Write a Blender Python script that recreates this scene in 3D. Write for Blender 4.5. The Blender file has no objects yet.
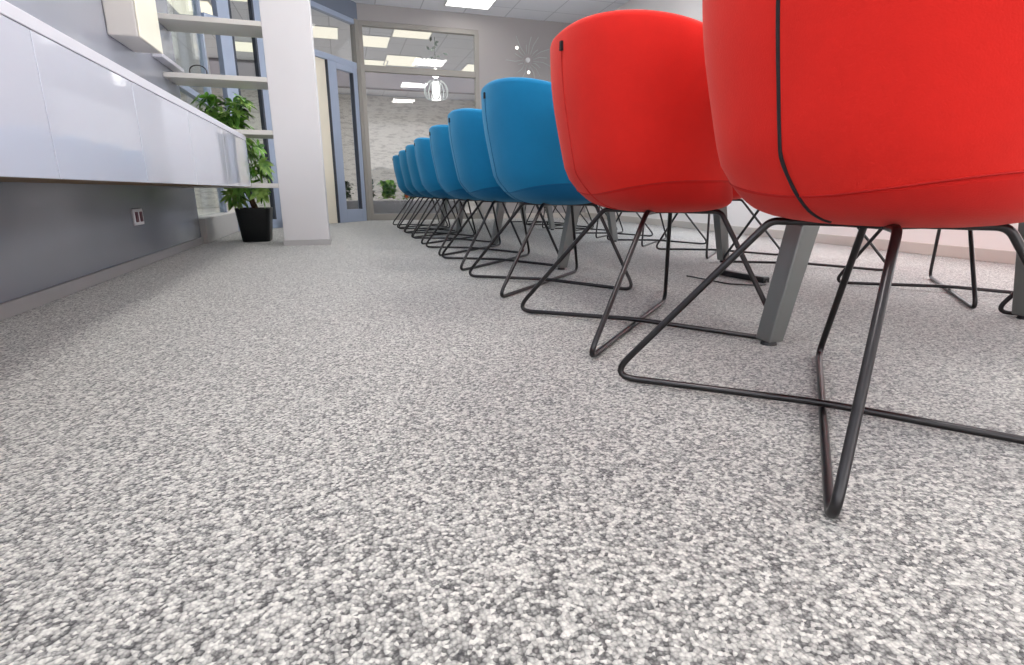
import bpy, bmesh, math, random
from mathutils import Vector, Matrix
random.seed(7)
C = bpy.context.scene.collection
PI = math.pi

# ------------------------------------------------------------------ materials
def srgb(r, g, b):
    f = lambda c: (c/12.92 if c <= .04045 else ((c+.055)/1.055)**2.4)
    return (f(r/255), f(g/255), f(b/255), 1)

def mat(name, col, rough=.5, metal=0, coat=0, sheen=0, spec=.5, emit=None, estr=0, alpha=1, trans=0, coat_rough=.03):
    m = bpy.data.materials.new(name); m.use_nodes = True
    p = m.node_tree.nodes['Principled BSDF']
    p.inputs['Base Color'].default_value = col
    p.inputs['Roughness'].default_value = rough
    p.inputs['Metallic'].default_value = metal
    p.inputs['Coat Weight'].default_value = coat
    p.inputs['Coat Roughness'].default_value = coat_rough
    p.inputs['Sheen Weight'].default_value = sheen
    p.inputs['Specular IOR Level'].default_value = spec
    p.inputs['Transmission Weight'].default_value = trans
    if emit:
        p.inputs['Emission Color'].default_value = emit
        p.inputs['Emission Strength'].default_value = estr
    p.inputs['Alpha'].default_value = alpha
    return m

def nodes(m):
    nt = m.node_tree
    return nt, nt.nodes, nt.links, nt.nodes['Principled BSDF']

def coords(N, L, scale=(1, 1, 1)):
    tc = N.new('ShaderNodeTexCoord'); mp = N.new('ShaderNodeMapping')
    mp.inputs['Scale'].default_value = scale
    L.new(tc.outputs['Object'], mp.inputs['Vector'])
    return mp.outputs['Vector']

def ramp(N, L, src, stops, interp='LINEAR'):
    r = N.new('ShaderNodeValToRGB'); cr = r.color_ramp; cr.interpolation = interp
    while len(cr.elements) < len(stops): cr.elements.new(.5)
    for e, (p, c) in zip(cr.elements, stops): e.position = p; e.color = c
    L.new(src, r.inputs['Fac']); return r.outputs['Color']

def bump(N, L, p, src, strength, dist):
    b = N.new('ShaderNodeBump'); b.inputs['Strength'].default_value = strength
    b.inputs['Distance'].default_value = dist
    L.new(src, b.inputs['Height']); L.new(b.outputs['Normal'], p.inputs['Normal'])

def carpet_mat():
    m = mat('carpet_loops', (.4, .4, .4, 1), rough=.8, sheen=.45, spec=.3)
    nt, N, L, p = nodes(m)
    v = coords(N, L)
    # slight warp so the tufts are not a clean cell pattern
    wn = N.new('ShaderNodeTexNoise'); wn.inputs['Scale'].default_value = 240
    wn.inputs['Detail'].default_value = 1; L.new(v, wn.inputs['Vector'])
    sb = N.new('ShaderNodeVectorMath'); sb.operation = 'SUBTRACT'; sb.inputs[1].default_value = (.5, .5, .5)
    L.new(wn.outputs['Color'], sb.inputs[0])
    mx = N.new('ShaderNodeVectorMath'); mx.operation = 'SCALE'; mx.inputs['Scale'].default_value = .0035
    L.new(sb.outputs[0], mx.inputs[0])
    ad = N.new('ShaderNodeVectorMath'); ad.operation = 'ADD'
    L.new(v, ad.inputs[0]); L.new(mx.outputs[0], ad.inputs[1])
    vo = N.new('ShaderNodeTexVoronoi'); vo.inputs['Scale'].default_value = 205; vo.voronoi_dimensions = '2D'
    L.new(ad.outputs[0], vo.inputs['Vector'])
    sep = N.new('ShaderNodeSeparateColor'); L.new(vo.outputs['Color'], sep.inputs[0])
    n2 = N.new('ShaderNodeTexNoise'); n2.inputs['Scale'].default_value = 75; n2.inputs['Detail'].default_value = 4
    n2.inputs['Roughness'].default_value = .7
    L.new(v, n2.inputs['Vector'])
    mm = N.new('ShaderNodeMath'); mm.operation = 'MULTIPLY_ADD'; mm.inputs[1].default_value = .46
    L.new(sep.outputs[0], mm.inputs[0])
    m3 = N.new('ShaderNodeMath'); m3.operation = 'MULTIPLY'; m3.inputs[1].default_value = .72
    L.new(n2.outputs['Fac'], m3.inputs[0]); L.new(m3.outputs[0], mm.inputs[2])
    # crevices between the tufts are darker yarn shadow colour
    d1 = N.new('ShaderNodeMath'); d1.operation = 'MULTIPLY_ADD'; d1.inputs[1].default_value = -.30
    L.new(vo.outputs['Distance'], d1.inputs[0]); L.new(mm.outputs[0], d1.inputs[2])
    d2 = N.new('ShaderNodeMath'); d2.operation = 'ADD'; d2.inputs[1].default_value = .105
    L.new(d1.outputs[0], d2.inputs[0])
    col = ramp(N, L, d2.outputs[0], [(.30, srgb(60, 60, 61)), (.42, srgb(106, 106, 104)),
                                     (.54, srgb(152, 152, 148)), (.68, srgb(186, 185, 180)), (.84, srgb(220, 219, 212))])
    L.new(col, p.inputs['Base Color'])
    inv = N.new('ShaderNodeMath'); inv.operation = 'SUBTRACT'; inv.inputs[0].default_value = 1
    L.new(vo.outputs['Distance'], inv.inputs[1])
    bump(N, L, p, inv.outputs[0], .55, .0035)
    return m

def fabric_mat(name, col, hi, coat=0):
    m = mat(name, col, rough=.85, sheen=.35, spec=.2)
    nt, N, L, p = nodes(m)
    p.inputs['Sheen Roughness'].default_value = .45
    p.inputs['Sheen Tint'].default_value = hi
    v = coords(N, L)
    n = N.new('ShaderNodeTexNoise'); n.inputs['Scale'].default_value = 9; n.inputs['Detail'].default_value = 6
    n.inputs['Roughness'].default_value = .7
    L.new(v, n.inputs['Vector'])
    c2 = tuple(min(1, x*1.05) for x in col[:3])+(1,); c1 = tuple(x*.95 for x in col[:3])+(1,)
    L.new(ramp(N, L, n.outputs['Fac'], [(.3, c1), (.7, c2)]), p.inputs['Base Color'])
    vo = N.new('ShaderNodeTexNoise'); vo.inputs['Scale'].default_value = 420; vo.inputs['Detail'].default_value = 1
    L.new(v, vo.inputs['Vector'])
    bump(N, L, p, vo.outputs['Fac'], .35, .0012)
    return m

def paint_mat(name, col, rough=.6, var=.04, coat=0, spec=.5):
    m = mat(name, col, rough=rough, coat=coat, spec=spec, coat_rough=.16)
    nt, N, L, p = nodes(m)
    v = coords(N, L)
    n = N.new('ShaderNodeTexNoise'); n.inputs['Scale'].default_value = 1.3; n.inputs['Detail'].default_value = 3
    L.new(v, n.inputs['Vector'])
    a = tuple(x*(1-var) for x in col[:3])+(1,); b = tuple(min(1, x*(1+var)) for x in col[:3])+(1,)
    L.new(ramp(N, L, n.outputs['Fac'], [(.3, a), (.7, b)]), p.inputs['Base Color'])
    n3 = N.new('ShaderNodeTexNoise'); n3.inputs['Scale'].default_value = 260
    L.new(v, n3.inputs['Vector'])
    bump(N, L, p, n3.outputs['Fac'], .06, .001)
    return m

def ceiling_mat():
    m = mat('ceiling_tiles', srgb(214, 214, 218), rough=.85)
    nt, N, L, p = nodes(m)
    v = coords(N, L)
    b = N.new('ShaderNodeTexBrick'); b.offset = 0; b.squash = 1
    b.inputs['Scale'].default_value = 1; b.inputs['Brick Width'].default_value = .6; b.inputs['Row Height'].default_value = .6
    b.inputs['Mortar Size'].default_value = .008; b.inputs['Mortar Smooth'].default_value = .2
    b.inputs['Color1'].default_value = srgb(234, 235, 240); b.inputs['Color2'].default_value = srgb(230, 232, 238)
    b.inputs['Mortar'].default_value = srgb(200, 202, 208)
    L.new(v, b.inputs['Vector']); L.new(b.outputs['Color'], p.inputs['Base Color'])
    return m

def script_wall_mat():
    # white wall covered in rows of small grey scribbled strokes
    m = mat('white_wall_with_grey_strokes', srgb(228, 224, 216), rough=.8)
    nt, N, L, p = nodes(m)
    v = coords(N, L, (1.6, 1.6, 7))
    n = N.new('ShaderNodeTexNoise'); n.inputs['Scale'].default_value = 3.2; n.inputs['Detail'].default_value = 4
    n.inputs['Roughness'].default_value = .75; L.new(v, n.inputs['Vector'])
    L.new(ramp(N, L, n.outputs['Fac'], [(.40, srgb(188, 185, 181)), (.46, srgb(212, 209, 204)), (.52, srgb(222, 219, 213))]), p.inputs['Base Color'])
    return m

def leaf_mat(name, dark, light):
    m = mat(name, light, rough=.4, spec=.4)
    nt, N, L, p = nodes(m)
    v = coords(N, L)
    n = N.new('ShaderNodeTexNoise'); n.inputs['Scale'].default_value = 14
    L.new(v, n.inputs['Vector'])
    L.new(ramp(N, L, n.outputs['Fac'], [(.35, dark), (.62, light)]), p.inputs['Base Color'])
    p.inputs['Subsurface Weight'].default_value = 0
    return m

def glass_mat(name, tint, refl):
    # thin architectural pane: mostly see-through with a fresnel reflection
    m = bpy.data.materials.new(name); m.use_nodes = True
    nt = m.node_tree; N = nt.nodes; L = nt.links; N.clear()
    o = N.new('ShaderNodeOutputMaterial'); mix = N.new('ShaderNodeMixShader')
    t = N.new('ShaderNodeBsdfTransparent'); t.inputs[0].default_value = tint
    g = N.new('ShaderNodeBsdfGlossy'); g.inputs['Roughness'].default_value = .02
    lw = N.new('ShaderNodeLayerWeight'); lw.inputs['Blend'].default_value = .5
    pw = N.new('ShaderNodeMath'); pw.operation = 'POWER'; pw.inputs[1].default_value = 4
    L.new(lw.outputs['Facing'], pw.inputs[0])
    f = N.new('ShaderNodeMath'); f.operation = 'MULTIPLY_ADD'; f.inputs[1].default_value = .3; f.inputs[2].default_value = refl
    L.new(pw.outputs[0], f.inputs[0])
    L.new(f.outputs[0], mix.inputs[0]); L.new(t.outputs[0], mix.inputs[1]); L.new(g.outputs[0], mix.inputs[2])
    L.new(mix.outputs[0], o.inputs[0]); return m

M = {}
M['carpet'] = carpet_mat()
M['red'] = fabric_mat('red_wool_felt', (.74, .020, .014, 1), (1, .35, .3, 1))
M['blue'] = fabric_mat('blue_wool_felt', (.008, .20, .42, 1), (.35, .75, 1, 1))
M['red_shade'] = fabric_mat('red_wool_felt_painted_shade', (.60, .013, .010, 1), (1, .35, .3, 1))  # darker copy of the red felt: shade below the seam painted in
M['blue_shade'] = fabric_mat('blue_wool_felt_painted_shade', (.005, .125, .29, 1), (.35, .75, 1, 1))  # same blue felt, darkened to carry the shade under the tub
M['red_seam'] = mat('red_stitching', (.55, .012, .010, 1), rough=.9)
M['blue_seam'] = mat('blue_stitching', (.006, .13, .30, 1), rough=.9)
M['black_cloth'] = mat('black_webbing', (.012, .010, .014, 1), rough=.8)
M['wire'] = mat('smoked_steel_wire', (.06, .058, .06, 1), rough=.28, metal=.9)
M['black_plastic'] = mat('black_plastic', (.01, .01, .012, 1), rough=.4)
M['wall_grey'] = paint_mat('blue_grey_wall_paint', srgb(146, 149, 160), rough=.25, coat=.6)
M['wall_light'] = paint_mat('pale_wall_paint', srgb(222, 216, 212), rough=.6)
M['wall_white'] = paint_mat('white_wall_paint', srgb(240, 236, 233), rough=.55)
M['wall_far'] = paint_mat('warm_grey_wall_paint', srgb(166, 161, 160), rough=.65)
M['header'] = paint_mat('slate_header_paint', srgb(112, 120, 136), rough=.6)
M['ceiling'] = ceiling_mat()
M['base'] = paint_mat('grey_skirting', srgb(176, 174, 174), rough=.5)
M['base_right'] = paint_mat('beige_skirting', srgb(205, 198, 190), rough=.5)
M['gloss_white'] = mat('high_gloss_white_lacquer', srgb(202, 206, 220), rough=.25, coat=1.0, coat_rough=.02)
M['counter'] = mat('white_counter_laminate', srgb(212, 212, 220), rough=.35)
M['oak_under'] = paint_mat('brown_board_underside', srgb(118, 84, 38), rough=.5)
M['shelf'] = paint_mat('white_shelf_board', srgb(206, 203, 198), rough=.45)
M['column'] = paint_mat('off_white_panel', srgb(208, 206, 208), rough=.5)
M['alu_blue'] = mat('blue_grey_aluminium', srgb(162, 174, 196), rough=.45, metal=.15)
M['alu_dark'] = mat('dark_gasket', srgb(58, 64, 76), rough=.5)
M['alu_beige'] = mat('beige_grey_aluminium', srgb(150, 146, 140), rough=.45, metal=.1)
M['glass'] = glass_mat('clear_glass', (.95, .96, .97, 1), .05)
M['glass_green'] = glass_mat('pale_green_glass', (.93, .96, .95, 1), .04)
M['light_panel'] = mat('lit_diffuser', (1, 1, 1, 1), emit=(1, .97, .93, 1), estr=19)
M['light_panel_end'] = mat('lit_diffuser_end', (1, 1, 1, 1), emit=(1, .97, .93, 1), estr=4)
M['light_panel_far'] = mat('lit_diffuser_warm', (.05, .05, .045, 1), emit=(1, .93, .76, 1), estr=1.1)
M['light_frame'] = mat('white_light_trim', srgb(225, 225, 225), rough=.4)
M['table_leg'] = mat('silver_grey_leg', srgb(128, 131, 130), rough=.35, metal=.5)
M['table_top'] = paint_mat('white_tabletop', srgb(230, 228, 226), rough=.4)
M['pot'] = mat('black_planter', (.004, .006, .008, 1), rough=.45)
M['soil'] = mat('dark_soil', (.02, .013, .008, 1), rough=1)
M['trunk'] = paint_mat('brown_bark', srgb(92, 68, 52), rough=.8, var=.3)
M['leaf'] = leaf_mat('green_leaf', (.04, .16, .015, 1), (.22, .48, .07, 1))
M['leaf_light'] = leaf_mat('light_green_leaf', (.09, .26, .03, 1), (.40, .60, .14, 1))
M['leaf_dark'] = leaf_mat('dark_green_leaf', (.006, .02, .006, 1), (.03, .10, .02, 1))
M['orange'] = mat('orange_petal', (.65, .16, .05, 1), rough=.6)
M['kick'] = paint_mat('grey_kick_panel', srgb(140, 140, 142), rough=.5)
M['outlet'] = mat('white_socket_plate', srgb(235, 233, 238), rough=.35)
M['outlet_red'] = mat('maroon_socket', srgb(96, 22, 50), rough=.4)
M['cream'] = paint_mat('cream_panel', srgb(232, 224, 206), rough=.6)
M['unit_body'] = paint_mat('warm_white_casing', srgb(204, 199, 194), rough=.5)
M['unit_front'] = paint_mat('ivory_casing_front', srgb(236, 232, 214), rough=.4)
M['lamp_white'] = mat('frosted_glass_lit', (1, 1, 1, 1), emit=(1, .96, .9, 1), estr=2.2)
M['crystal'] = mat('pale_glass_rod', srgb(192, 199, 198), rough=.15, spec=.9)
M['dark_leaf_metal'] = mat('grey_green_metal', srgb(120, 130, 124), rough=.4, metal=.3)
M['sill'] = paint_mat('pale_sill', srgb(198, 196, 194), rough=.5)
M['outside'] = mat('bright_sky_panel', srgb(225, 235, 240), rough=.9)
M['soffit'] = paint_mat('mauve_grey_soffit', srgb(140, 136, 142), rough=.8)
M['hall_floor'] = paint_mat('pale_hall_floor', srgb(196, 192, 188), rough=.4)

# ------------------------------------------------------------------ helpers
def link_mesh(name, bm, m, parent=None, smooth=False, bevel=0):
    bmesh.ops.recalc_face_normals(bm, faces=bm.faces)
    me = bpy.data.meshes.new(name); bm.to_mesh(me); bm.free()
    if isinstance(m, (list, tuple)):
        for k in m: me.materials.append(k)
    else: me.materials.append(m)
    if smooth:
        for p in me.polygons: p.use_smooth = True
    o = bpy.data.objects.new(name, me); C.objects.link(o)
    if parent: o.parent = parent
    if bevel:
        b = o.modifiers.new('bevel', 'BEVEL'); b.width = bevel; b.segments = 2; b.limit_method = 'ANGLE'
    return o

def box(bm, a, b, rot=None, org=None, mi=0):
    x0, y0, z0 = a; x1, y1, z1 = b
    vs = [Vector(p) for p in [(x0,y0,z0),(x1,y0,z0),(x1,y1,z0),(x0,y1,z0),(x0,y0,z1),(x1,y0,z1),(x1,y1,z1),(x0,y1,z1)]]
    if rot is not None:
        vs = [rot @ v + (org or Vector()) for v in vs]
    v = [bm.verts.new(p) for p in vs]
    for f in [(0,3,2,1),(4,5,6,7),(0,1,5,4),(1,2,6,5),(2,3,7,6),(3,0,4,7)]:
        bm.faces.new([v[i] for i in f]).material_index = mi
    return v

def boxo(name, a, b, m, parent=None, bevel=0, rot=None, org=None):
    bm = bmesh.new(); box(bm, a, b, rot, org)
    return link_mesh(name, bm, m, parent, bevel=bevel)

def fillet(pts, r, closed=True, seg=6):
    out = []; n = len(pts); pts = [Vector(p) for p in pts]
    for i in range(n):
        if not closed and i in (0, n-1): out.append(pts[i]); continue
        p = pts[i]; a = pts[i-1]; b = pts[(i+1) % n]
        ra = r[i] if isinstance(r, (list, tuple)) else r
        da = (a-p); db = (b-p); la = da.length; lb = db.length; da.normalize(); db.normalize()
        ang = da.angle(db); t = min(ra/math.tan(ang/2), la*.45, lb*.45)
        p0 = p+da*t; p1 = p+db*t
        for k in range(seg+1):
            s = k/seg
            out.append(p0.lerp(p, s).lerp(p.lerp(p1, s), s))
    return out

def sweep(bm, pts, rad, closed=False, sides=8, mi=0):
    pts = [Vector(p) for p in pts]; n = len(pts)
    def tan(i):
        a = pts[i-1] if (closed or i > 0) else pts[0]
        b = pts[(i+1) % n] if (closed or i < n-1) else pts[-1]
        return (b-a).normalized()
    t = tan(0); up = Vector((0, 0, 1)) if abs(t.z) < .9 else Vector((1, 0, 0))
    nrm = t.cross(up).normalized(); rings = []
    for i in range(n):
        t = tan(i); nrm = (nrm - t*nrm.dot(t)).normalized(); bn = t.cross(nrm)
        r = rad[i] if isinstance(rad, (list, tuple)) else rad
        rings.append([bm.verts.new(pts[i]+(nrm*math.cos(2*PI*k/sides)+bn*math.sin(2*PI*k/sides))*r) for k in range(sides)])
    m = n if closed else n-1
    if closed:
        # match ring twist at the closure
        last, first = rings[-1], rings[0]
        off = min(range(sides), key=lambda o: sum((last[k].co-first[(k+o) % sides].co).length for k in range(sides)))
    for i in range(m):
        A = rings[i]; B = rings[(i+1) % n]; o = off if (closed and i == n-1) else 0
        for k in range(sides):
            bm.faces.new((A[k], A[(k+1) % sides], B[(k+1+o) % sides], B[(k+o) % sides])).material_index = mi
    if not closed:
        bm.faces.new(rings[0][::-1]); bm.faces.new(rings[-1])

def thing(name, label, cat, loc=(0,0,0), rotz=0, group=None):
    o = bpy.data.objects.new(name, None); C.objects.link(o); o.empty_display_size = .1
    o.location = loc; o.rotation_euler = (0, 0, rotz)
    o['label'] = label; o['category'] = cat
    if group: o['group'] = group
    return o

def tag(o, label, cat, group=None):
    o['label'] = label; o['category'] = cat
    if group: o['group'] = group
    return o

def struct(o):
    o['kind'] = 'structure'; return o

def dup(root, loc, rotz, label, group=None):
    r = root.copy(); C.objects.link(r); r.location = loc; r.rotation_euler = (0, 0, rotz)
    r['label'] = label
    if group: r['group'] = group
    for ch in list(root.children):
        c = ch.copy(); C.objects.link(c); c.parent = r
        for g in list(ch.children):
            d = g.copy(); C.objects.link(d); d.parent = c
    return r

# ------------------------------------------------------------------ room shell
XL, XR, YF, YB, ZC = -1.13, 3.76, 8.2, -2.2, 2.81
UD = Vector((.636, .772, 0)).normalized()      # direction of the oblique glazed wall
UO = Vector((.36, 8.2, 0))                     # the corner it shares with the far wall
UR = Matrix(((UD.x, -UD.y, 0), (UD.y, UD.x, 0), (0, 0, 1)))  # local x along the wall, local y = behind it

bm = bmesh.new()
vs = [bm.verts.new(p) for p in [(XL-.2, YB-.2, 0), (XR+.2, YB-.2, 0), (XR+.2, YF+.1, 0), (.3, YF+.1, 0), (XL-.2, 6.35, 0)]]
bm.faces.new(vs)
struct(link_mesh('floor', bm, M['carpet']))
struct(boxo('floor_hall', (-6, 5.0, -.12), (8, 16, -.004), M['hall_floor']))
bm = bmesh.new()
box(bm, (XL-.2, YB-.2, ZC), (XR+.2, YF+.06, ZC+.1))
struct(link_mesh('ceiling', bm, M['ceiling']))
struct(boxo('ceiling_hall', (-6, YF+.08, ZC+.02), (8, 16, ZC+.12), M['ceiling']))
struct(boxo('ceiling_side', (-6, 5.0, ZC+.02), (XL-.22, YF+.06, ZC+.12), M['ceiling']))
struct(boxo('wall_left', (XL-.14, YB-.1, 0), (XL, 5.0, ZC), M['wall_grey']))
struct(boxo('wall_right', (XR, YB-.1, 0), (XR+.14, YF+.1, ZC), M['wall_white']))
struct(boxo('wall_back', (XL-.1, YB-.14, 0), (XR+.1, YB, ZC), M['wall_white']))
struct(boxo('wall_far', (2.01, YF, 0), (XR, YF+.12, ZC), M['wall_far']))
struct(boxo('wall_far_header', (.355, YF-.002, 2.61), (2.02, YF+.12, ZC), M['wall_far']))
struct(boxo('wall_oblique_header', (-2.36, -.006, 2.60), (.0, .12, ZC), M['header'], rot=UR, org=UO))
struct(boxo('baseboard_left', (XL, YB, 0), (XL+.014, 5.0, .052), M['base'], bevel=.003))
struct(boxo('baseboard_right', (XR-.016, YB, 0), (XR, YF, .075), M['base_right'], bevel=.003))
struct(boxo('baseboard_far', (2.06, YF-.016, 0), (XR-.02, YF, .075), M['base_right'], bevel=.003))

# the hall behind the glass
struct(boxo('wall_hall_back', (-6, 15.5, 0), (8, 15.62, ZC), script_wall_mat()))
struct(boxo('wall_hall_left', (-6.1, 5.0, 0), (-6, 15.5, ZC), M['outside']))
struct(boxo('wall_hall_right', (8, 8.2, 0), (8.1, 15.5, ZC), M['wall_white']))
struct(boxo('wall_hall_front', (-6, 4.9, 0), (XL-.16, 5.0, ZC), M['wall_white']))
struct(boxo('wall_hall_side', (XR+.14, 8.12, 0), (8, 8.2, ZC), M['wall_white']))
struct(boxo('trim_soffit', (-2.2, 12.2, 2.45), (8, 12.4, ZC+.01), M['soffit']))

# left side window between wall and oblique glazing
w = struct(boxo('window_3', (XL-.10, 5.0, .20), (XL-.04, 5.05, ZC), M['alu_blue']))
boxo('window_frame', (XL-.10, 6.36, .20), (XL-.04, 6.42, ZC), M['alu_blue'], w)
boxo('window_rail', (XL-.10, 5.0, 1.22), (XL-.04, 6.4, 1.27), M['alu_blue'], w)
boxo('pane', (XL-.075, 5.05, .20), (XL-.065, 6.36, ZC), M['glass_green'], w)
struct(boxo('trim_sill', (XL-.14, 5.0, 0), (XL+.045, 6.42, .20), M['sill'], bevel=.006))

# oblique glazed wall with its door
def obx(name, a, b, m, parent=None, bevel=.003):
    return boxo(name, a, b, m, parent, bevel=bevel, rot=UR, org=UO)
w = struct(obx('window_1', (-2.36, 0, 2.54), (-.02, .07, 2.61), M['alu_blue']))
obx('window_rail', (-2.36, 0, 2.00), (-.02, .07, 2.075), M['alu_blue'], w)
obx('window_frame', (-.07, -.01, 0), (.0, .07, 2.61), M['alu_beige'], w)
obx('window_frame', (-1.74, 0, 0), (-1.61, .07, 2.54), M['alu_blue'], w)
obx('window_frame', (-2.20, 0, 0), (-2.06, .07, 2.54), M['alu_blue'], w)
obx('window_frame', (-.97, 0, 0), (-.89, .07, 2.54), M['alu_blue'], w)
obx('gasket', (-2.06, -.002, .1), (-2.035, .05, 2.54), M['alu_dark'], w)
obx('gasket', (-1.60, -.002, .1), (-1.575, .05, 2.54), M['alu_dark'], w)
obx('gasket', (-1.765, -.002, .1), (-1.74, .05, 2.54), M['alu_dark'], w)
obx('bottom_rail', (-2.36, 0, 0), (-.89, .07, .10), M['alu_blue'], w)
obx('pane', (-2.06, .03, .10), (-1.72, .04, 2.0), M['glass_green'], w)
obx('pane', (-1.60, .03, .10), (-.93, .04, 2.0), M['glass'], w)
obx('pane', (-2.06, .03, 2.075), (-.07, .04, 2.54), M['glass'], w)
d = struct(obx('door_1', (-.655, .0, .0), (-.49, .06, 2.0), M['alu_blue']))
obx('door_stile', (-.17, .0, .0), (-.075, .06, 2.0), M['alu_blue'], d)
obx('bottom_rail', (-.49, .0, .0), (-.17, .06, .17), M['alu_blue'], d)
obx('top_rail', (-.49, .0, 1.93), (-.17, .06, 2.0), M['alu_blue'], d)
obx('gasket', (-.176, -.004, .17), (-.160, .05, 1.93), M['alu_dark'], d)
obx('gasket', (-.665, -.004, .0), (-.65, .05, 2.0), M['alu_dark'], d)
obx('pane', (-.49, .025, .17), (-.17, .035, 1.93), M['glass'], d)
obx('side_panel', (-.89, .03, 0), (-.66, .06, 2.0), M['cream'], d)

# far glazed wall
w = struct(boxo('window_2', (.36, YF, 2.55), (2.02, YF+.08, 2.61), M['alu_beige'], bevel=.003))
boxo('window_rail', (.42, YF, 1.99), (1.96, YF+.07, 2.07), M['alu_beige'], w, bevel=.003)
boxo('window_frame', (.36, YF, 0), (.42, YF+.08, 2.56), M['alu_beige'], w, bevel=.003)
boxo('window_frame', (1.96, YF-.004, 0), (2.02, YF+.08, 2.56), M['alu_beige'], w, bevel=.003)
boxo('kick_panel', (.42, YF, 0), (1.96, YF+.07, .09), M['alu_beige'], w, bevel=.003)
boxo('pane', (.42, YF+.04, .09), (1.96, YF+.05, 1.99), M['glass'], w)
boxo('pane', (.42, YF+.04, 2.07), (1.96, YF+.05, 2.55), M['glass'], w)

# ------------------------------------------------------------------ ceiling lights
def panel(name, x0, x1, y0, y1, label, group, m, z=ZC):
    t = thing(name, label, 'ceiling light', ((x0+x1)/2, (y0+y1)/2, z), 0, group)
    hx, hy = (x1-x0)/2, (y1-y0)/2
    bm = bmesh.new()
    for a, b in [((-hx-.02,-hy-.02,-.012),(hx+.02,-hy,0)), ((-hx-.02,hy,-.012),(hx+.02,hy+.02,0)),
                 ((-hx-.02,-hy,-.012),(-hx,hy,0)), ((hx,-hy,-.012),(hx+.02,hy,0))]: box(bm, a, b)
    link_mesh('frame', bm, M['light_frame'], t)
    boxo('diffuser', (-hx, -hy, -.008), (hx, hy, -.001), m, t)
    return t
panel('ceiling_light', 1.50, 2.08, 7.30, 7.92, 'square lit ceiling panel nearest the far wall, at the top edge of the photo', None, M['light_panel_end'])
for (x0, y0) in [(1.5, 4.9), (1.5, 2.5), (1.5, .1), (-.3, 5.2), (-.3, 2.8), (-.3, .4)]:
    panel('ceiling_light', x0, x0+.58, y0, y0+.6, 'square lit ceiling panel of the meeting room outside the frame', 'room ceiling lights', M['light_panel'])
H = ZC+.02
panel('ceiling_light', .96, 1.54, 9.10, 9.74, 'brightest square light panel seen highest through the far glass', None, M['light_panel_far'], H)
panel('ceiling_light', .98, 1.58, 11.0, 11.85, 'lit panel directly above the transom bar of the far glass', None, M['light_panel_far'], H)
panel('ceiling_light', .36, .93, 9.80, 10.5, 'pale cream lit panel by the left end of the far glass, above transom', None, M['light_panel_far'], H)
panel('ceiling_light', .42, 1.02, 11.5, 12.15, 'small lit panel under the transom bar near the left frame of the far glass', None, M['light_panel_far'], H)
panel('ceiling_light', 2.55, 3.15, 11.3, 12.0, 'lit panel under the transom bar at the right end of the far glass', None, M['light_panel_far'], H)
panel('ceiling_light', -.40, .12, 9.5, 10.17, 'cream lit panel seen through the upper pane above the glass door', None, M['light_panel_far'], H)
panel('ceiling_light', -.60, -.13, 11.2, 11.8, 'lit panel just right of the white column, at the transom of the angled glazing', None, M['light_panel_far'], H)
panel('ceiling_light', -2.0, -1.5, 8.75, 9.45, 'lit panel seen above the top shelf, left of the mullion', None, M['light_panel_far'], H)
panel('ceiling_light', -1.35, -.9, 8.0, 8.62, 'lit panel seen above the top shelf, right of the mullion', None, M['light_panel_far'], H)
panel('ceiling_light', -1.70, -1.2, 10.8, 11.5, 'lit panel seen through the glass between the two upper shelves', None, M['light_panel_far'], H)

# ------------------------------------------------------------------ wall-hung cabinets and counter
FX = -.65
edges = [-1.12, -.46, .28, .95, 1.615, 2.25, 2.95, 3.72, 4.585]
for i in range(2, 8):
    y0, y1 = edges[i], edges[i+1]
    lab = {2: 'white gloss wall cabinet furthest outside the frame at left',
           3: 'white gloss wall-hung cabinet at the very left edge of the photo',
           4: 'white gloss wall-hung cabinet between the first and second visible door joints',
           5: 'white gloss wall-hung cabinet between the second and third visible door joints',
           6: 'grey-reflecting gloss wall cabinet, second from the shelf end of the row',
           7: 'glossy wall cabinet at the end of the row, mirroring the white column and shelves'}[i]
    t = thing('wall_cabinet', lab, 'cabinet', (XL, y0, .449), 0, None)
    W = y1-y0-.002
    bm = bmesh.new(); box(bm, (.001, 0, .004), (FX-XL-.02, W, .318))
    link_mesh('carcass', bm, M['counter'], t)
    boxo('underside', (.001, 0, 0), (FX-XL-.02, W, .004), M['oak_under'], t)
    boxo('door', (FX-XL-.019, .0012, -.002), (FX-XL, W-.0012, .3245), M['gloss_white'], t, bevel=.0012)
tag(boxo('countertop', (XL+.001, .28, .776), (FX+.001, 4.585, .808), M['counter'], bevel=.002), 'thin white counter running on top of the gloss wall cabinets', 'countertop')

# socket
t = thing('wall_socket', 'white double wall socket with two maroon inserts under the cabinets', 'socket', (XL, 3.615, .275))
boxo('plate', (0, -.075, -.045), (.012, .075, .045), M['outlet'], t, bevel=.004)
for s in (-1, 1): boxo('socket_insert', (.008, s*.034-.020, -.028), (.016, s*.034+.020, .028), M['outlet_red'], t, bevel=.003)

# white unit on the wall
t = thing('wall_unit', 'tall white boxy unit fixed on the grey wall left of the shelves', 'wall unit', (XL, 3.65, 1.22))
boxo('body', (0.001, 0, 0), (.146, .40, 1.0), M['unit_body'], t, bevel=.008)
boxo('front_panel', (.146, .0, .0), (.155, .40, 1.0), M['unit_front'], t, bevel=.006)
tag(boxo('wall_trunking', (XL+.001, 4.40, 1.272), (XL+.065, 4.93, 1.300), M['counter'], bevel=.004), 'short white bracket strip on the wall between boxy unit and shelf', 'bracket')

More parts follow.
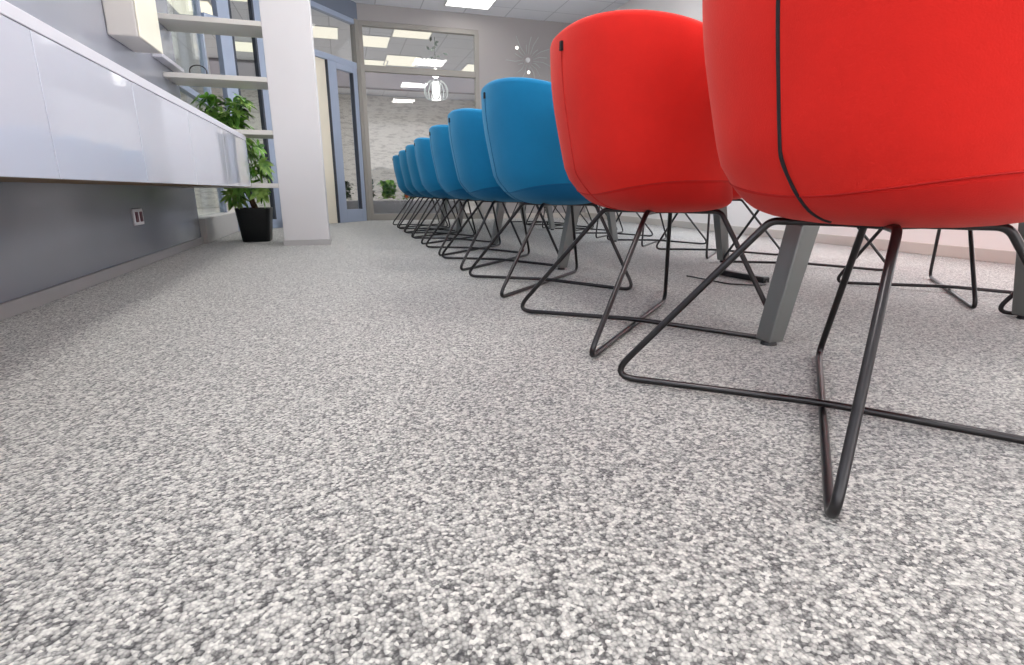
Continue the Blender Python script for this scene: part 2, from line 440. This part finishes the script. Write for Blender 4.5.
# ------------------------------------------------------------------ shelf divider
t = thing('room_divider', 'off-white full-height divider column with open shelves reaching to the grey wall', 'shelf unit', (0, 0, 0))
boxo('column', (-.462, 4.60, .04), (-.126, 4.95, ZC-.002), M['column'], t, bevel=.004)
boxo('plinth', (-.470, 4.59, 0), (-.118, 4.96, .04), M['base'], t, bevel=.002)
for z, nm in [(.440, 0), (.822, 0), (1.186, 0), (1.553, 0), (1.90, 0), (2.27, 0)]:
    boxo('shelf', (XL+.001 if z > .9 or z < .7 else XL+.001, 4.60, z), (-.464, 4.94, z+.033), M['shelf'], t, bevel=.002)

t = thing('wire_hoop', 'thin grey wire hoop standing on the second-highest visible shelf', 'ornament', (-.93, 4.72, 1.2195))
bm = bmesh.new()
pts = [(-.055, 0, 0)]+[(-.055*math.cos(a), 0, .035+.04*math.sin(a)) for a in [k*PI/12 for k in range(13)]]+[(.055, 0, 0)]
sweep(bm, pts, .004, sides=6); link_mesh('hoop', bm, M['wire'], t, True)
bm = bmesh.new(); box(bm, (-.07, -.02, 0), (.07, .02, .004)); link_mesh('base', bm, M['light_frame'], t)

# ------------------------------------------------------------------ potted tree behind the shelves
def leaflet(bm, base, d, up, ln, w, droop, mi=0):
    d = d.normalized(); side = d.cross(up)
    if side.length < .01: side = Vector((1, 0, 0))
    side.normalize(); n = side.cross(d).normalized()
    prof = [(0, .05), (.2, .55), (.45, 1), (.7, .8), (.9, .35), (1, 0)]
    L_, R_, Cn = [], [], []
    for s, ww in prof:
        c = base+d*(ln*s)-Vector((0, 0, droop*ln*s*s))
        Cn.append(bm.verts.new(c))
        L_.append(bm.verts.new(c+side*w*ww*.5+n*w*ww*.12)); R_.append(bm.verts.new(c-side*w*ww*.5+n*w*ww*.12))
    for i in range(len(prof)-1):
        for A in ((Cn, L_), (R_, Cn)):
            f = bm.faces.new((A[0][i], A[0][i+1], A[1][i+1], A[1][i])); f.material_index = mi

px_, py_ = -.725, 5.12
t = thing('potted_tree', 'leafy green money tree in a black square pot behind the shelves', 'potted plant', (px_, py_, 0))
bm = bmesh.new()
def sqring(bm, h, z, r=.3, n=6):
    out = []
    for cx, cy, a0 in [(1, 1, 0), (-1, 1, PI/2), (-1, -1, PI), (1, -1, 3*PI/2)]:
        for k in range(n):
            a = a0+k*PI/2/(n-1)
            out.append(bm.verts.new((cx*h*(1-r)+h*r*math.cos(a), cy*h*(1-r)+h*r*math.sin(a), z)))
    return out
rg = [sqring(bm, h, z) for h, z in [(.102, 0), (.108, .006), (.136, .272), (.136, .278), (.124, .278), (.120, .245)]]
for A, B in zip(rg, rg[1:]):
    for k in range(len(A)): bm.faces.new((A[k], A[(k+1) % len(A)], B[(k+1) % len(A)], B[k]))
bm.faces.new(rg[0])
link_mesh('pot', bm, M['pot'], t, True)
bm = bmesh.new(); a = sqring(bm, .121, .246); bm.faces.new(a); link_mesh('soil', bm, M['soil'], t)
bm = bmesh.new()
tr = [Vector(p) for p in [(.03, 0, .22), (.0, .0, .32), (-.05, .02, .42), (-.07, .0, .55), (-.06, -.02, .72), (-.09, 0, .88)]]
sweep(bm, fillet(tr, .2, False), .019, sides=8)
tr2 = [Vector(p) for p in [(.01, .02, .22), (-.02, -.01, .34), (-.03, .01, .46), (-.10, .02, .60), (-.14, 0, .80)]]
sweep(bm, fillet(tr2, .2, False), .014, sides=8)
link_mesh('trunk', bm, M['trunk'], t, True)
bm = bmesh.new()
rs = random.Random(3)
cl_pts = []
for k in range(80):
    z = rs.uniform(.80, 1.16); cx = rs.uniform(-.36, .02); cy = rs.uniform(-.02, .24)
    cl_pts.append((cx, cy, z))
for k in range(26):
    cl_pts.append((rs.uniform(-.03, .13), rs.uniform(-.1, .1), rs.uniform(.42, .86)))
for k in range(7): cl_pts.append((rs.uniform(-.17, -.07), rs.uniform(-.12, .0), rs.uniform(.36, .46)))
for k in range(5): cl_pts.append((rs.uniform(.03, .09), rs.uniform(-.08, .0), rs.uniform(.36, .46)))
for c in cl_pts:
    c = Vector(c); n = rs.choice([5, 6, 7]); out = (c-Vector((-.1, 0, .8))); out.z *= .3
    if out.length < .01: out = Vector((0, -1, 0))
    out.normalize(); ax = (out+Vector((rs.uniform(-.6, .6), rs.uniform(-.9, .2), rs.uniform(.1, .9)))).normalized()
    p = ax.orthogonal().normalized(); q = ax.cross(p); a0 = rs.uniform(0, 2*PI)
    mi = 1 if rs.random() < .45 else (2 if rs.random() < .2 else 0)
    for j in range(n):
        a = a0+2*PI*j/n
        leaflet(bm, c, p*math.cos(a)+q*math.sin(a)+ax*.35, ax, rs.uniform(.065, .115), rs.uniform(.028, .040), .35, mi)
link_mesh('foliage', bm, [M['leaf'], M['leaf_light'], M['leaf_dark']], t, True)
bm = bmesh.new()
for c in cl_pts:
    c = Vector(c)
    root = Vector((-.07, 0, min(max(c.z-.15, .40), .86)))
    sweep(bm, [root, root.lerp(c, .5)+Vector((0, 0, .03)), c], .0028, sides=5)
link_mesh('stems', bm, M['leaf'], t, True)

# ------------------------------------------------------------------ planter behind the far glass
tag(boxo('planter_box', (-.15, 8.55, 0), (1.75, 8.95, .27), M['kick'], bevel=.006), 'long low grey planter box at the foot of the far glass', 'planter')
for k, (x, lab, mi) in enumerate([(.02, 'dark green bush in the planter seen low through the glass door', 'leaf_dark'),
                                  (.36, 'dark leafy bush beside the door frame in the planter', 'leaf_dark'),
                                  (.68, 'light green broad-leaved plant in the middle of the planter', 'leaf_light'),
                                  (1.02, 'green plant with orange blooms near the furthest chairs', 'leaf'),
                                  (1.40, 'green planter plant hidden behind the furthest chairs', 'leaf')]):
    t = thing('planter_plant', lab, 'plant', (x, 8.72, .288), 0, None)
    bm = bmesh.new(); r2 = random.Random(20+k)
    for j in range(210):
        c = Vector((r2.uniform(-.09, .09), r2.uniform(-.04, .10), r2.uniform(0.0, .24)))
        dd = Vector((r2.uniform(-1, 1), r2.uniform(-1, .4), r2.uniform(.1, 1.1)))
        leaflet(bm, c, dd, Vector((0, 0, 1)), r2.uniform(.07, .13), r2.uniform(.05, .085), .4)
    link_mesh('foliage', bm, M[mi], t, True)
    if k == 3:
        for j in range(9):
            bm = bmesh.new()
            c = Vector((r2.uniform(-.14, .1), r2.uniform(-.14, -.06), r2.uniform(.02, .18)))
            for q in range(5):
                a = 2*PI*q/5
                leaflet(bm, Vector(), Vector((math.cos(a), -.5, math.sin(a))), Vector((0, -1, 0)), .035, .022, .1)
            o = link_mesh('bloom', bm, M['orange'], t, True); o.location = c

# ------------------------------------------------------------------ pendant beyond the glass and glass burst on the wall
t = thing('pendant_lamp', 'lit glass pendant with curved clear arms seen through the far glass', 'pendant lamp', (1.62, 9.6, 1.87))
bm = bmesh.new()
def lathe(bm, prof, seg=20, org=(0, 0, 0)):
    rings = []
    for r, z in prof:
        rings.append([bm.verts.new((org[0]+r*math.cos(2*PI*k/seg), org[1]+r*math.sin(2*PI*k/seg), org[2]+z)) for k in range(seg)])
    for A, B in zip(rings, rings[1:]):
        for k in range(seg): bm.faces.new((A[k], A[(k+1) % seg], B[(k+1) % seg], B[k]))
    bm.faces.new(rings[0][::-1]); bm.faces.new(rings[-1])
lathe(bm, [(.03, 0), (.075, .01), (.08, .2), (.07, .27), (.04, .29)]); link_mesh('glass_shade', bm, M['lamp_white'], t, True)
bm = bmesh.new(); lathe(bm, [(.02, .34), (.055, .37), (.06, .42), (.03, .48), (.01, .5)]); link_mesh('upper_globe', bm, M['lamp_white'], t, True)
bm = bmesh.new(); sweep(bm, [(0, 0, .28), (0, 0, ZC+.02-1.87)], .006, sides=6); link_mesh('cord', bm, M['dark_leaf_metal'], t)
bm = bmesh.new()
for k in range(9):
    a = 2*PI*k/9; c, s = math.cos(a), math.sin(a)
    pts = [(c*r, s*r, z) for r, z in [(.05, .05), (.12, .0), (.19, .06), (.20, .18), (.15, .27), (.09, .30)]]
    sweep(bm, fillet(pts, .1, False, 3), .010, sides=6)
link_mesh('glass_arms', bm, M['crystal'], t, True)
bm = bmesh.new()
for k in range(12):
    leaflet(bm, Vector((random.uniform(-.13, .13), random.uniform(-.05, .05), .58+.028*k)), Vector((random.uniform(-1, 1), -.3, random.uniform(-.6, .6))), Vector((0, -1, 0)), .09, .04, .1)
link_mesh('metal_leaves', bm, M['dark_leaf_metal'], t, True)

t = thing('wall_ornament', 'pale glass burst ornament with thin rods on the far wall above the first blue chair', 'ornament', (2.75, 8.2, 2.27))
bm = bmesh.new()
for k in range(18):
    a = 2*PI*k/18+.1; r1 = .27+.09*math.sin(k*2.3)
    sweep(bm, [(.08*math.cos(a), -.03, .08*math.sin(a)), (r1*.6*math.cos(a+.1), -.07, r1*.6*math.sin(a+.1)), (r1*math.cos(a), -.09, r1*math.sin(a))], .0045, sides=6)
link_mesh('glass_rods', bm, M['crystal'], t, True)
for k in (7, 13):
    a = 2*PI*k/18+.1; r1 = .27+.09*math.sin(k*2.3)
    bm = bmesh.new(); bmesh.ops.create_icosphere(bm, subdivisions=2, radius=.022)
    o = link_mesh('glass_bead', bm, M['lamp_white'], t, True); o.location = (r1*math.cos(a), -.09, r1*math.sin(a))
bm = bmesh.new(); bmesh.ops.create_cone(bm, cap_ends=True, segments=24, radius1=.035, radius2=.03, depth=.03, matrix=Matrix.Translation((0, -.016, 0)) @ Matrix.Rotation(PI/2, 4, 'X'))
link_mesh('wall_disc', bm, M['light_frame'], t)

# ------------------------------------------------------------------ chairs
def interp(tab, x):
    if x <= tab[0][0]: return tab[0][1]
    n = len(tab)
    for i in range(n-1):
        (a, u), (b, v) = tab[i], tab[i+1]
        if x <= b:
            def sl(k):
                if k <= 0 or k >= n-1: return (tab[min(k+1, n-1)][1]-tab[max(k-1, 0)][1])/(tab[min(k+1, n-1)][0]-tab[max(k-1, 0)][0])
                l = (tab[k][1]-tab[k-1][1])/(tab[k][0]-tab[k-1][0]); r = (tab[k+1][1]-tab[k][1])/(tab[k+1][0]-tab[k][0])
                return 0 if l*r <= 0 else 2*l*r/(l+r)
            h = b-a; t = (x-a)/h; m0, m1 = sl(i)*h, sl(i+1)*h
            return (2*t**3-3*t*t+1)*u+(t**3-2*t*t+t)*m0+(3*t*t-2*t**3)*v+(t**3-t*t)*m1
    return tab[-1][1]
# size of the plan section against height
SZ = [(.3605, .31), (.3625, .40), (.3665, .50), (.374, .61), (.388, .70), (.402, .735), (.425, .768), (.45, .790), (.48, .815), (.52, .848), (.56, .878), (.617, .920), (.684, .962), (.75, .988), (.85, 1.004)]
SH = [(.3605, .068), (.366, .065), (.388, .052), (.425, .026), (.48, 0), (1, 0)]     # the foot of the tub sits forward
AX, BX, EXP = .271, .314, 2.25
def plan(phi, s):      # phi = 0 at the back centre (-x), growing towards -y
    c, sn = math.cos(phi), math.sin(phi)
    r = (abs(c/AX)**EXP+abs(sn/BX)**EXP)**(-1/EXP)
    return (-c*r*s, -sn*r*s)
def smooth(x): x = min(1, max(0, x)); return x*x*(3-2*x)
def rim(phi):
    d = abs(math.degrees(phi))
    z = .845-.062*(min(d, 90)/90)**2.6
    if d > 90: z -= .13*smooth((d-90)/50)
    if d > 128: z -= .165*smooth((d-128)/30)
    return z
def seam_z(phi): return .411+.036*(1-math.cos(2*min(abs(phi), PI/2)))/2
def opt(phi, z, off=0):
    s = interp(SZ, z); x, y = plan(phi, s)
    r = math.hypot(x, y); k = (r+off)/r
    return Vector((x*k+interp(SH, z), y*k, z))

def make_chair_meshes(fab, seam, back_seam, seam_r):
    NP = 96; parts = {}
    phis = [-PI+2*PI*k/NP for k in range(NP)]
    # tub backrest
    bm = bmesh.new(); cols = []
    for p in phis:
        zs, zr = seam_z(p), rim(p); col = []
        zr = max(zr, zs+.03)
        n = 12
        for k in range(n+1):
            z = zs+(zr-.018-zs)*k/n
            col.append(opt(p, z))
        top = opt(p, zr-.018); th = .052
        inn = opt(p, zr-.018, -th); mid = (top+inn)/2
        for a in (25, 55, 90, 125, 155):
            a = math.radians(a); w_ = math.cos(a)
            e = top.lerp(inn, (1-w_)/2); e.z = zr-.018+.020*math.sin(a); col.append(e)
        for k in range(7):
            z = (zr-.018)+(min(.455, zr-.03)-(zr-.018))*k/6
            col.append(opt(p, max(z, .42), -th-.012*math.sin(PI*k/6)))
        cols.append([bm.verts.new(v) for v in col])
    for i in range(NP):
        A, B = cols[i], cols[(i+1) % NP]
        for k in range(len(A)-1): bm.faces.new((A[k], B[k], B[k+1], A[k+1]))
    parts['backrest'] = (bm, fab, True)
    # lower tub below the rising seam
    bm = bmesh.new(); cols = []
    zz = [.3605, .3625, .3665, .373, .380, .388, .397]
    for p in phis:
        zs = seam_z(p); col = [opt(p, z) for z in zz]
        for k in range(1, 5): col.append(opt(p, .397+(zs-.397)*k/4))
        col.append(opt(p, zs, -.03))
        cols.append([bm.verts.new(v) for v in col])
    for i in range(NP):
        A, B = cols[i], cols[(i+1) % NP]
        for k in range(len(A)-1): bm.faces.new((A[k], B[k], B[k+1], A[k+1]))
    bm.faces.new([c[0] for c in cols][::-1])
    parts['seat_base'] = (bm, M['red_shade'] if fab == M['red'] else M['blue_shade'], True)
    # seat cushion
    bm = bmesh.new(); rings = []
    for off, z in [(-.07, .43), (-.060, .445), (-.058, .462), (-.066, .474), (-.085, .480), (-.12, .484), (-.17, .486)]:
        rings.append([bm.verts.new(Vector((opt(p, .47, off).x, opt(p, .47, off).y, z))) for p in phis])
    for A, B in zip(rings, rings[1:]):
        for k in range(NP): bm.faces.new((A[k], A[(k+1) % NP], B[(k+1) % NP], B[k]))
    bm.faces.new(rings[-1]); bm.faces.new(rings[0][::-1])
    parts['seat_cushion'] = (bm, fab, True)
    # seams
    bm = bmesh.new(); sweep(bm, [opt(p, seam_z(p), .0003) for p in phis], .0015, True, 6)
    parts['piping'] = (bm, seam, True)
    bm = bmesh.new(); pts = [opt(0, .3685+(.81-.3685)*(k/40)**1.5, .0006) for k in range(41)]
    sweep(bm, pts, seam_r, sides=8); parts['back_seam'] = (bm, back_seam, True)
    # tag
    bm = bmesh.new(); q = opt(0, .785); box(bm, (q.x-.007, -.010, .786), (q.x+.002, .002, .809)); parts['fabric_tag'] = (bm, M['black_cloth'], False)
    # wire legs: two closed loops crossing on the floor
    F_, cx, ex, ey, zt = .302, .063, .122, .130, .3625
    for nm, s in (('wire_leg', 1), ('wire_leg ', -1)):
        rr = .0074; z0 = rr+.001 + (0 if s > 0 else .0)
        lift = .004 if s > 0 else 0
        loop = [(-F_, s*F_, z0), (cx-ex, s*ey, zt), (cx+ex, -s*ey, zt), (F_, -s*F_, z0)]
        if s > 0: loop = loop+[(.02, -.02, z0+.0145), (-.02, .02, z0+.0145)]
        bm = bmesh.new(); sweep(bm, fillet(loop, [.028, .03, .03, .028, .1, .1], True, 7), rr, True, 10)
        parts[nm] = (bm, M['wire'], True)
    # mounting plate
    bm = bmesh.new(); box(bm, (cx-.07, -.07, .3575), (cx+.07, .07, .3625)); parts['mounting_plate'] = (bm, M['black_plastic'], False)
    return parts

def make_chair(fab, seam, bseam, seam_r, label, group, loc, rz=0, shell_rot=0, shell_off=(0, 0, 0)):
    root = thing('tub_chair', label, 'chair', loc, rz, group)
    for nm, (bm, m, sm) in make_chair_meshes(fab, seam, bseam, seam_r).items():
        o = link_mesh(nm.strip(), bm, m, root, sm)
        if shell_rot and 'wire' not in nm and 'mount' not in nm: o.rotation_euler = (0, 0, shell_rot); o.location = shell_off
    return root

CX0 = .862
red1 = make_chair(M['red'], M['red_seam'], M['black_cloth'], .0030, 'nearest red tub chair with a black back seam, cut off by the right edge', None, (CX0-.004, .748, 0), 0, math.radians(7), (.016, -.004, 0))
red = make_chair(M['red'], M['red_seam'], M['red_seam'], .0019, 'red tub chair second in the near row, black tag on its back', None, (CX0, 1.478, 0)); red.scale = (1, 1, .995)
blue = make_chair(M['blue'], M['blue_seam'], M['blue_seam'], .0016, 'blue tub chair first behind the red ones', None, (CX0, 2.315, 0))
for y, lab in [(3.10, 'blue tub chair, second blue one counting from the red chairs'), (3.80, 'blue tub chair, third blue one counting from the red chairs'),
               (4.63, 'blue tub chair in the middle of the blue row, fourth from the red chairs'), (5.27, 'blue tub chair, fifth blue one counting from the red chairs'),
               (5.92, 'blue tub chair next to last, beside the furthest one'), (6.65, 'furthest blue tub chair at the end of the row by the glass wall')]:
    o = dup(blue, (CX0, y, 0), 0, lab); o.scale = (1, 1, .992-.009*max(0, y-3.1))
opp = [(.96, red, 'chair across the table furthest right, its wire foot cut by the right edge'),
       (1.62, red, 'chair across the table whose wire legs show between the nearest chair legs'),
       (2.42, red, 'chair across the table showing wire legs left of the big angled table leg'),
       (3.165, red, 'chair across the table showing thin wire legs beneath the second red chair'),
       (3.95, blue, 'chair across the table whose thin wires show left under the second red chair'),
       (4.75, blue, 'chair across the table with thin wires behind the first blue chair'),
       (5.45, blue, 'chair across the table with faint wires behind the second blue chair'),
       (6.15, blue, 'chair across the table with faint wires behind the third blue chair'),
       (6.85, blue, 'last chair across the table by the far wall')]
for y, src, lab in opp: dup(src, (2.45, y, 0), PI, lab)

# ------------------------------------------------------------------ tables
def make_table(label, y0, y1, legs, group=None):
    t = thing('conference_table', label, 'table', (1.65, y0, 0), 0, group)
    boxo('tabletop', (-.60, 0, .715), (.60, y1-y0, .742), M['table_top'], t, bevel=.003)
    boxo('crossbeam', (-.30, .3, .67), (-.26, y1-y0-.3, .713), M['table_leg'], t)
    boxo('crossbeam', (.26, .3, .67), (.30, y1-y0-.3, .713), M['table_leg'], t)
    for ly in legs:
        y = ly-y0
        for s in (-1, 1):
            # flat angled leg: L-shaped section, leaning inwards towards the top
            bm = bmesh.new()
            lo, hi = .528, .385
            A = [bm.verts.new((s*lo+a, y+b, .012)) for a, b in [(-.024, -.028), (.024, -.028), (.024, .028), (-.024, .028)]]
            B = [bm.verts.new((s*hi+a, y+b, .714)) for a, b in [(-.036, -.034), (.036, -.034), (.036, .034), (-.036, .034)]]
            for k in range(4): bm.faces.new((A[k], A[(k+1) % 4], B[(k+1) % 4], B[k]))
            bm.faces.new(A[::-1]); bm.faces.new(B)
            lg = link_mesh('leg', bm, M['table_leg'], t, bevel=.004)
            bm = bmesh.new(); bmesh.ops.create_cone(bm, cap_ends=True, segments=16, radius1=.022, radius2=.018, depth=.012, matrix=Matrix.Translation((s*lo, y, .006)))
            link_mesh('foot_glide', bm, M['black_plastic'], lg)
    return t
make_table('conference table nearest the camera, wide silver-grey legs between the red chairs', .74, 3.36, (1.185, 2.74))
make_table('middle conference table on dark grey legs among the blue chairs', 3.375, 6.1, (4.15, 5.60))
make_table('furthest conference table near the glass wall, mostly behind chairs', 6.115, 7.0, (6.55,))

bm = bmesh.new(); 
t = thing('power_strip', 'black power strip lying on the carpet under the table', 'power strip', (1.85, 2.18, 0), math.radians(6))
boxo('body', (-.022, -.15, .001), (.022, .15, .03), M['black_plastic'], t, bevel=.006)
sweep(bm, fillet([(0, -.15, .012), (-.08, -.22, .006), (-.20, -.12, .006), (-.21, .15, .006)], .08, False), .0035, sides=6)
link_mesh('cable', bm, M['black_plastic'], t, True)

# ------------------------------------------------------------------ lights
def area(name, loc, rot, sx, sy, power, col=(1, 1, 1)):
    l = bpy.data.lights.new(name, 'AREA'); l.shape = 'RECTANGLE'; l.size = sx; l.size_y = sy; l.energy = power; l.color = col
    o = bpy.data.objects.new(name, l); C.objects.link(o); o.location = loc; o.rotation_euler = rot
    return o
area('fill_behind', (1.2, YB+.1, 1.5), (PI/2, 0, PI), 3.6, 2.0, 42, (.95, .97, 1))  # added fill light behind the camera, no window built there
area('fill_left', (XL+.06, -.75, 1.6), (0, -PI/2, 0), 1.5, 2.4, 24, (.96, .98, 1))  # added out-of-view fill to brighten the chair backs, not a window
area('fill_right', (XR-.05, 2.5, 1.45), (0, PI/2, 0), 1.7, 6.0, 120, (.95, .97, 1))  # added fill for the floor under the tables, no window in this wall
area('hall_fill', (0, 11.5, 2.78), (0, 0, 0), 9, 6, 210, (1, .98, .96))

W = bpy.data.worlds.new('world'); W.use_nodes = True
W.node_tree.nodes['Background'].inputs[0].default_value = (.85, .92, 1, 1)
W.node_tree.nodes['Background'].inputs[1].default_value = .8
bpy.context.scene.world = W

# ------------------------------------------------------------------ camera
cd = bpy.data.cameras.new('camera'); cam = bpy.data.objects.new('camera', cd); C.objects.link(cam)
cd.sensor_width = 36; cd.lens = 537/1024*36; cd.clip_start = .02
cam.location = (0, 0, .42)
cam.rotation_euler = (PI/2-math.radians(14.81), 0, -math.radians(17.02))
sc = bpy.context.scene; sc.camera = cam
sc.view_settings.view_transform = 'Standard'
sc.view_settings.look = 'None'
sc.view_settings.exposure = 0
